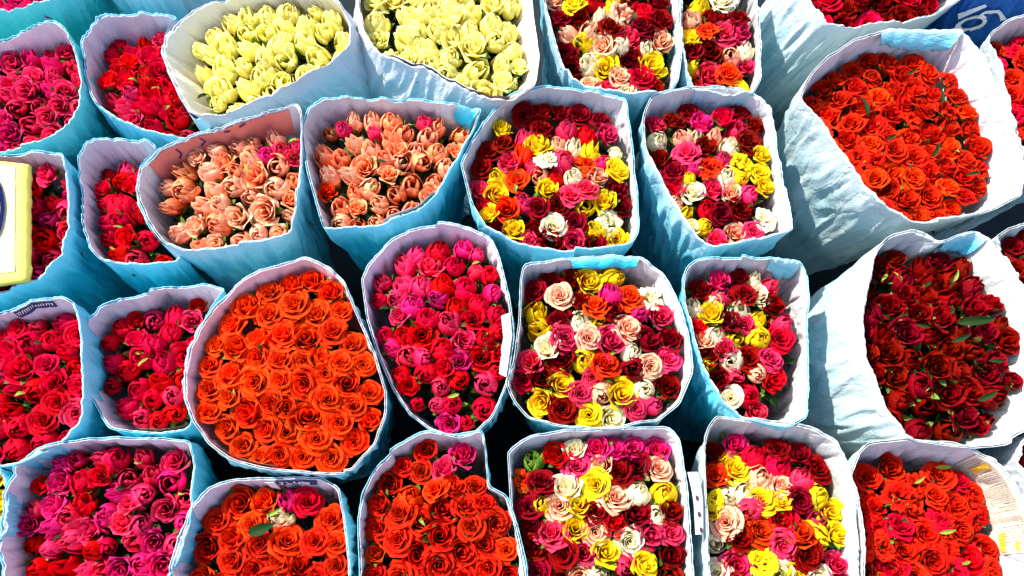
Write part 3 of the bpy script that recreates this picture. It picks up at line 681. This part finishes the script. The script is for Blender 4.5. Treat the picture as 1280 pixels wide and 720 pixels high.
bouquet('sliver of dark red roses at the right edge, above the newspaper lined bunch',
        [(1272,575),(1283,545),(1330,530),(1390,560),(1390,680),(1330,700),(1302,670),(1290,620)],
        'DD', ['open'], R=.018, d=.04, out='white', inn='white', group=RED)

# ------------------------------------------------------------------ print, flaps, loose pieces (parts of their bunch)
def news_lines(x0, y0, wd, ht, rows, rg, vertical=True):
    out = []
    for r in range(rows):
        y = y0+ht*r/rows; x = x0
        while x < x0+wd:
            l = rg.uniform(.001, .0035)
            j = rg.uniform(-.0002, .0002)
            out.append([(x, y+j), (x+l, y+j+rg.uniform(-.0002, .0002)), (x+l, y+j+.0007), (x, y+j+.0006)])
            x += l+rg.uniform(.0004, .0012)
    return out
rg = random.Random(5)
def patch(w, a0, a1, d0, d1, off, mat, name, na=24, nd=8, dtop=None):
    return add_part(w, wall_sheet(w, name, mat, w.root, off, d0, d1, nd, thick=.0004, a0=a0, a1=a1, na=na, dtop=dtop))

def span(w, p, q):
    a, b = w.angle_of(*p, w.dh), w.angle_of(*q, w.dh)
    if (b-a) % 1 > .5: a, b = b, a
    return a, a+((b-a) % 1)

# newspaper lining in the bottom right bunch
a0, a1 = span(wE6, (1225,565), (1296,690))
patch(wE6, a0, a1, .004, .075, -.0042, M_NEWS, 'newspaper')
ln = (a1-a0)*wE6.per
sh = []
for c in range(3):
    sh += [[(y, x) for x, y in p] for p in news_lines(.010, .012+c*ln*.31, .045, ln*.26, 13, rg)]
add_part(wE6, on_wall(wE6, sh, a0, 0, 1, -.0058, 'newspaper_print', M_INK, wE6.root))
add_part(wE6, on_wall(wE6, sum([fine_quads(ln*.02, .046+i*.004, ln*.20, .050+i*.004) for i in range(3)], []), a0, 0, 1, -.0056, 'yellow_print', M_TAPE, wE6.root))
add_part(wE6, on_wall(wE6, sum([fine_quads(ln*.02, .02+i*.004, ln*.10, .024+i*.004) for i in range(2)]+[], []), a0, 0, 1, -.0060, 'yellow_print', M_TAPE, wE6.root))

add_part(wE6, on_wall(wE6, sum([fine_quads(ln*.80, .012+i*.005, ln*.88, .017+i*.005) for i in range(8)], []), a0, 0, 1, -.0060, 'yellow_print', M_TAPE, wE6.root))
# salmon printed flap inside the peach bunch
a0, a1 = span(wC3, (183,204), (362,130))
patch(wC3, a0, a1, .004, .055, -.0042, M_SALMON, 'printed_flap', na=36)
ln = (a1-a0)*wC3.per
mk = stroke([(.62*ln, .008), (.60*ln, .016), (.64*ln, .022)], .003)+stroke([(.45*ln, .007), (.42*ln, .013)], .003)+stroke([(.80*ln, .010), (.79*ln, .020), (.82*ln, .028)], .0028)+stroke([(.34*ln, .010), (.30*ln, .006)], .003)+stroke([(.52*ln, .010), (.48*ln, .012)], .0022)
for k in range(0, len(mk)-1, 2):
    add_part(wC3, on_wall(wC3, mk[k:k+2], a0, 0, 1, -.006, 'purple_mark', M_PURPLE, wC3.root))

# strip of print inside the left crimson bunch
a0, a1 = span(wD1, (15,388), (66,372))
patch(wD1, a0, a1, .003, .018, -.0042, M_NAVY, 'printed_strip')
ln = (a1-a0)*wD1.per; sh = []
x = .002
while x < ln-.003:
    sh += stroke([(x, .006), (x+.0008, .011)], .0011)
    if rg.random() < .6: sh += stroke([(x, .006), (x+.0022, .0062)], .001)
    x += .0034
add_part(wD1, on_wall(wD1, sh, a0, 0, 1, -.0056, 'white_print', M_WINK, wD1.root))

# grey printed edges tucked into the salmon, crimson and orange bunches
for w, p, q, dd, m in ((wC4, (478,277), (545,240), .016, M_NEWSG), (wD2, (172,538), (240,538), .014, M_BROWN), (wD3, (268,556), (345,585), .014, M_BROWN), (wB4, (590,115), (640,124), .012, M_BROWN)):
    a0, a1 = span(w, p, q)
    o = patch(w, a0, a1, -.003, dd, -.0055, m, 'newspaper')

# printed fold at the back of the orange bunch: white letters on dark
a0, a1 = span(wE2, (345,598), (398,597))
patch(wE2, a0, a1, .002, .020, -.0042, M_NAVY, 'printed_fold')
ln = (a1-a0)*wE2.per
def glyph_row(txt, x, y, h, wd, gap, st):
    G = {'T': [[(0,0),(1,0)],[(.5,0),(.5,1)]], 'L': [[(0,0),(0,1),(1,1)]], 'U': [[(0,0),(0,1),(1,1),(1,0)]], 'R': [[(0,1),(0,0),(1,0),(1,.5),(0,.5),(1,1)]]}
    out = []
    for ch in txt:
        for pl in G[ch]: out += stroke([(x+px_*wd-(py_)*h*.35*0, y+py_*h) for px_, py_ in pl], st)
        x += wd+gap
    return out
tw = ln*.8/4.4
row = glyph_row('TLUR', 0, .006, .008, tw*.72, tw*.38, .0022)
row = [[(ln*.92-x, y) for x, y in p] for p in row]
add_part(wE2, on_wall(wE2, row, a0, 0, 1, -.0056, 'white_lettering', M_WINK, wE2.root))
a0, a1 = span(wE2, (331,600), (345,598))
patch(wE2, a0, a1, .0, .034, -.0060, M_WINK, 'paper_strip', na=6)

# white lettering on the deep blue wrap
a0 = wBlue.angle_of(1232, -10, 0)
ring = lambda cx, cy, rx, ry, t0, t1, wd, n=22: stroke([(cx+rx*cos(t0+(t1-t0)*i/n), cy+ry*sin(t0+(t1-t0)*i/n)) for i in range(n+1)], wd)
sh = stroke([(.012, .028), (-.012, .048)], .010)+ring(.014, .066, .019, .015, 0, 2*pi, .007)+ring(.036, .050, .018, .010, pi*1.0, pi*1.95, .006)
add_part(wBlue, on_wall(wBlue, sh, a0, 0, 1, .0035, 'white_lettering', M_WINK, wBlue.root))

# folded-over flaps of paper
def flap(w, p, q, dep, mat, out_off=-.010, name='folded_flap', drop=0.):
    a0, a1 = span(w, p, q); V = []; F = []; U = []
    na = 20; nd = 6
    for layer in (0, 1):
        for j in range(nd+1):
            for i in range(na+1):
                a = a0+(a1-a0)*i/na; t = j/nd
                sk = dep*(.75+.25*sin(3*i/na+1))*(1 if i not in (0, na) else .8)
                v = w.at(a, t*sk+.001, -.003+out_off*sin(t*pi*.7) - layer*.0006)
                v.z += .004*(1-t)**3
                V.append(v); U.append((a*w.per*5, t))
    m = (nd+1)*(na+1)
    for j in range(nd):
        for i in range(na):
            a = j*(na+1)+i
            F.append((a, a+na+1, a+na+2, a+1)); F.append((m+a, m+a+1, m+a+na+2, m+a+na+1))
    for i in range(na):
        F.append((i, i+1, m+i+1, m+i)); b = nd*(na+1)+i; F.append((b, m+b, m+b+1, b+1))
    return add_part(w, mesh_obj(name, V, F, mat, w.root, U))
flap(wC7, (1100,41), (1205,40), .030, OUT['sky'], -.012)
flap(wD5, (712,324), (800,322), .014, OUT['cyan'], -.010)
flap(wC4, (575,133), (597,145), .05, OUT['cyan'], -.010)
flap(wD4, (632,395), (634,470), .014, OUT['white'], -.012)
flap(wD7, (1180,302), (1235,295), .035, OUT['sky'], -.006)
flap(wD6, (965,325), (1003,332), .045, OUT['sky'], -.006)
flap(wB4, (480,68), (600,119), .018, OUT['white'], -.012)

# large leaves seen among the blooms
def leaf_at(w, px, py, ln, rot, mat=M_LEAF, up=.000, wd=.8):
    q = plan(px, py, w.dh-w.d+.012)
    o = bpy.data.objects.new('leaf', LEAF[0]); COL.objects.link(o); o.parent = w.root
    o.material_slots[0].link = 'OBJECT'; o.material_slots[0].material = mat
    o.scale = (ln, ln*wd, ln); o.location = Vector((q.x, q.y, w.surf(q.x, q.y)+up+.006))-w.base
    o.rotation_euler = (.25, -.1, radians(rot))
leaf_at(wD7, 1216, 404, .050, 4, up=.004, wd=.8)
for x, y, l, r in ((1198,425,.04,20),(1235,495,.045,25),(1195,345,.03,60),(1128,395,.02,10),(1150,410,.022,-20),(1245,452,.03,-5)):
    leaf_at(wD7, x, y, l*.7, r, M_LEAF if x != 1195 else M_LEAFL)
leaf_at(wE2, 328, 662, .036, 20, up=.002, wd=1.3)
leaf_at(wE2, 345, 640, .022, 30, M_LEAFL)
for x, y, l, r in ((1080,135,.035,100),(1112,175,.02,30),(1168,190,.028,60),(1176,122,.026,80),(1218,216,.022,10),(1140,90,.02,30)): leaf_at(wC7, x, y, l, r)
for x, y, l, r in ((1183,583,.022,0),(1182,665,.022,10),(1150,600,.018,30)): leaf_at(wE6, x, y, l, r, M_LEAFL)

# ------------------------------------------------------------------ folded strip with dots between two wraps
def loose_strip():
    root = bpy.data.objects.new('paper_strip', None); COL.objects.link(root)
    A = plan(866, 590, .004); B = plan(876, 668, .004)
    root.location = A
    root['label'] = 'folded white paper strip with three black dots, between two mixed bunches at the bottom'; root['category'] = 'paper strip'
    u = (B-A); ln = u.length; u.normalize(); s = Vector((1, 0, .25)).normalized(); n = u.cross(s).normalized()
    if n.z < 0: n = -n
    V = []; F = []
    NJ = 12
    for lay in (0, 1):
        for j in range(NJ+1):
            t = j/NJ
            for i in range(4):
                x = (i/3-.5)*.013*(1-.25*t)
                V.append(u*(ln*t)+s*(x+.002*sin(t*4))+n*(.0012*sin(t*9+i)-(.0007 if lay else 0)))
    m = (NJ+1)*4
    for j in range(NJ):
        for i in range(3):
            a = j*4+i; F.append((a, a+1, a+5, a+4)); F.append((m+a, m+a+4, m+a+5, m+a+1))
        F.append((j*4, j*4+4, m+j*4+4, m+j*4)); F.append((j*4+3, m+j*4+3, m+j*4+7, j*4+7))
    mesh_obj('strip', V, F, M_GREYW, root)
    V = []; F = []
    for t in (.42, .68, .93):
        c = u*(ln*t)+s*(.0012)+n*.0026; b = len(V)
        V += [c+s*.0022*cos(k*pi/6)+u*.0035*sin(k*pi/6) for k in range(12)]; F.append(tuple(range(b, b+12)))
    mesh_obj('black_dot_print', V, F, M_INK, root, smooth=False)
loose_strip()

# ------------------------------------------------------------------ yellow price card
def price_card():
    hh = .014
    P = [plan(-75, 196, hh), plan(29, 203, hh), plan(28, 350, hh), plan(-75, 368, hh)]
    c = sum(P, Vector())/4
    root = bpy.data.objects.new('price_card', None); COL.objects.link(root); root.location = c
    root['label'] = 'yellow card with a blue painted ring, resting on the magenta bunch at the left edge'; root['category'] = 'price card'
    e1 = (P[1]-P[0]); e2 = (P[3]-P[0]); nrm = e2.cross(e1).normalized()
    if nrm.z < 0: nrm = -nrm
    def pt(u, v, h=0):
        q = P[0].lerp(P[1], u).lerp(P[3].lerp(P[2], u), v)
        q = q + nrm*(h + .0012*noise.noise(Vector((u*5, v*7, 3))) - .004*(u**6))
        return q-c
    def slab(name, u0, u1, v0, v1, h0, h1, mat, jit):
        NU, NV = 16, 26; V = []; F = []
        for lay, h in ((0, h1), (1, h0)):
            for j in range(NV+1):
                for i in range(NU+1):
                    uu = u0+(u1-u0)*i/NU; vv = v0+(v1-v0)*j/NV
                    if i == NU: uu += jit*noise.noise(Vector((vv*14, 2, 0)))
                    e = min(i, NU-i, j, NV-j)
                    V.append(pt(uu, vv, h-(.0012 if (e == 0 and lay == 0) else 0)))
        m = (NU+1)*(NV+1)
        for j in range(NV):
            for i in range(NU):
                a = j*(NU+1)+i; F.append((a, a+NU+1, a+NU+2, a+1)); F.append((m+a, m+a+1, m+a+NU+2, m+a+NU+1))
        for i in range(NU):
            F.append((i, i+1, m+i+1, m+i)); b = NV*(NU+1)+i; F.append((b, m+b, m+b+1, b+1))
        for j in range(NV):
            a = j*(NU+1); F.append((a, m+a, m+a+NU+1, a+NU+1)); b = a+NU; F.append((b, b+NU+1, m+b+NU+1, m+b))
        return mesh_obj(name, V, F, mat, root)
    slab('card', 0, 1.03, 0, 1.0, -.010, 0, M_CARD, .02)
    slab('card_face', .02, .90, .03, .92, .0006, .0016, M_CARDP, .01)
    V = []; F = []
    N = 48
    for k in range(N):
        for r in (.86, 1.10):
            t = k*2*pi/N
            V.append(pt(.55+.225*r*cos(t), .40+.26*r*sin(t)+.02*sin(2*t), .0045))
    for k in range(N):
        a = 2*k; b = 2*((k+1) % N); F.append((a, a+1, b+1, b))
    mesh_obj('blue_numeral', V, F, M_BINK, root, smooth=False)
price_card()

# ------------------------------------------------------------------ ground
g = mesh_obj('ground', [(-30, -30, 0), (30, -30, 0), (30, 30, 0), (-30, 30, 0)], [(0, 1, 2, 3)], M_FLOOR, smooth=False)
g['kind'] = 'structure'

# ------------------------------------------------------------------ light
SUN_EL = radians(52); sv = Vector((-.80, .52, 0)).normalized()
svec = Vector((sv.x*cos(SUN_EL), sv.y*cos(SUN_EL), sin(SUN_EL)))
ld = bpy.data.lights.new('sun', 'SUN'); lo = bpy.data.objects.new('sun', ld); COL.objects.link(lo)
ld.energy = 3.8; ld.angle = radians(.6); ld.color = (1, .95, .87)
lo.rotation_euler = (-svec).to_track_quat('-Z', 'Y').to_euler()
wd = bpy.data.worlds.new('World'); scene.world = wd; wd.use_nodes = True
nt = wd.node_tree; bg = nt.nodes['Background']
sk = nt.nodes.new('ShaderNodeTexSky'); sk.sky_type = 'NISHITA'; sk.sun_disc = False; sk.dust_density = 2; sk.ozone_density = .8; sk.air_density = 1.0
sk.sun_elevation = SUN_EL; sk.sun_rotation = math.atan2(sv.x, sv.y)
nt.links.new(sk.outputs[0], bg.inputs[0]); bg.inputs[1].default_value = .15

scene.view_settings.view_transform = 'Standard'; scene.view_settings.look = 'None'
scene.view_settings.exposure = 1.32; scene.view_settings.gamma = 1
scene.render.engine = 'CYCLES'
scene.cycles.max_bounces = 6; scene.cycles.diffuse_bounces = 4; scene.cycles.transmission_bounces = 3
print('ROSES', TOTAL, 'objects', len(bpy.data.objects))
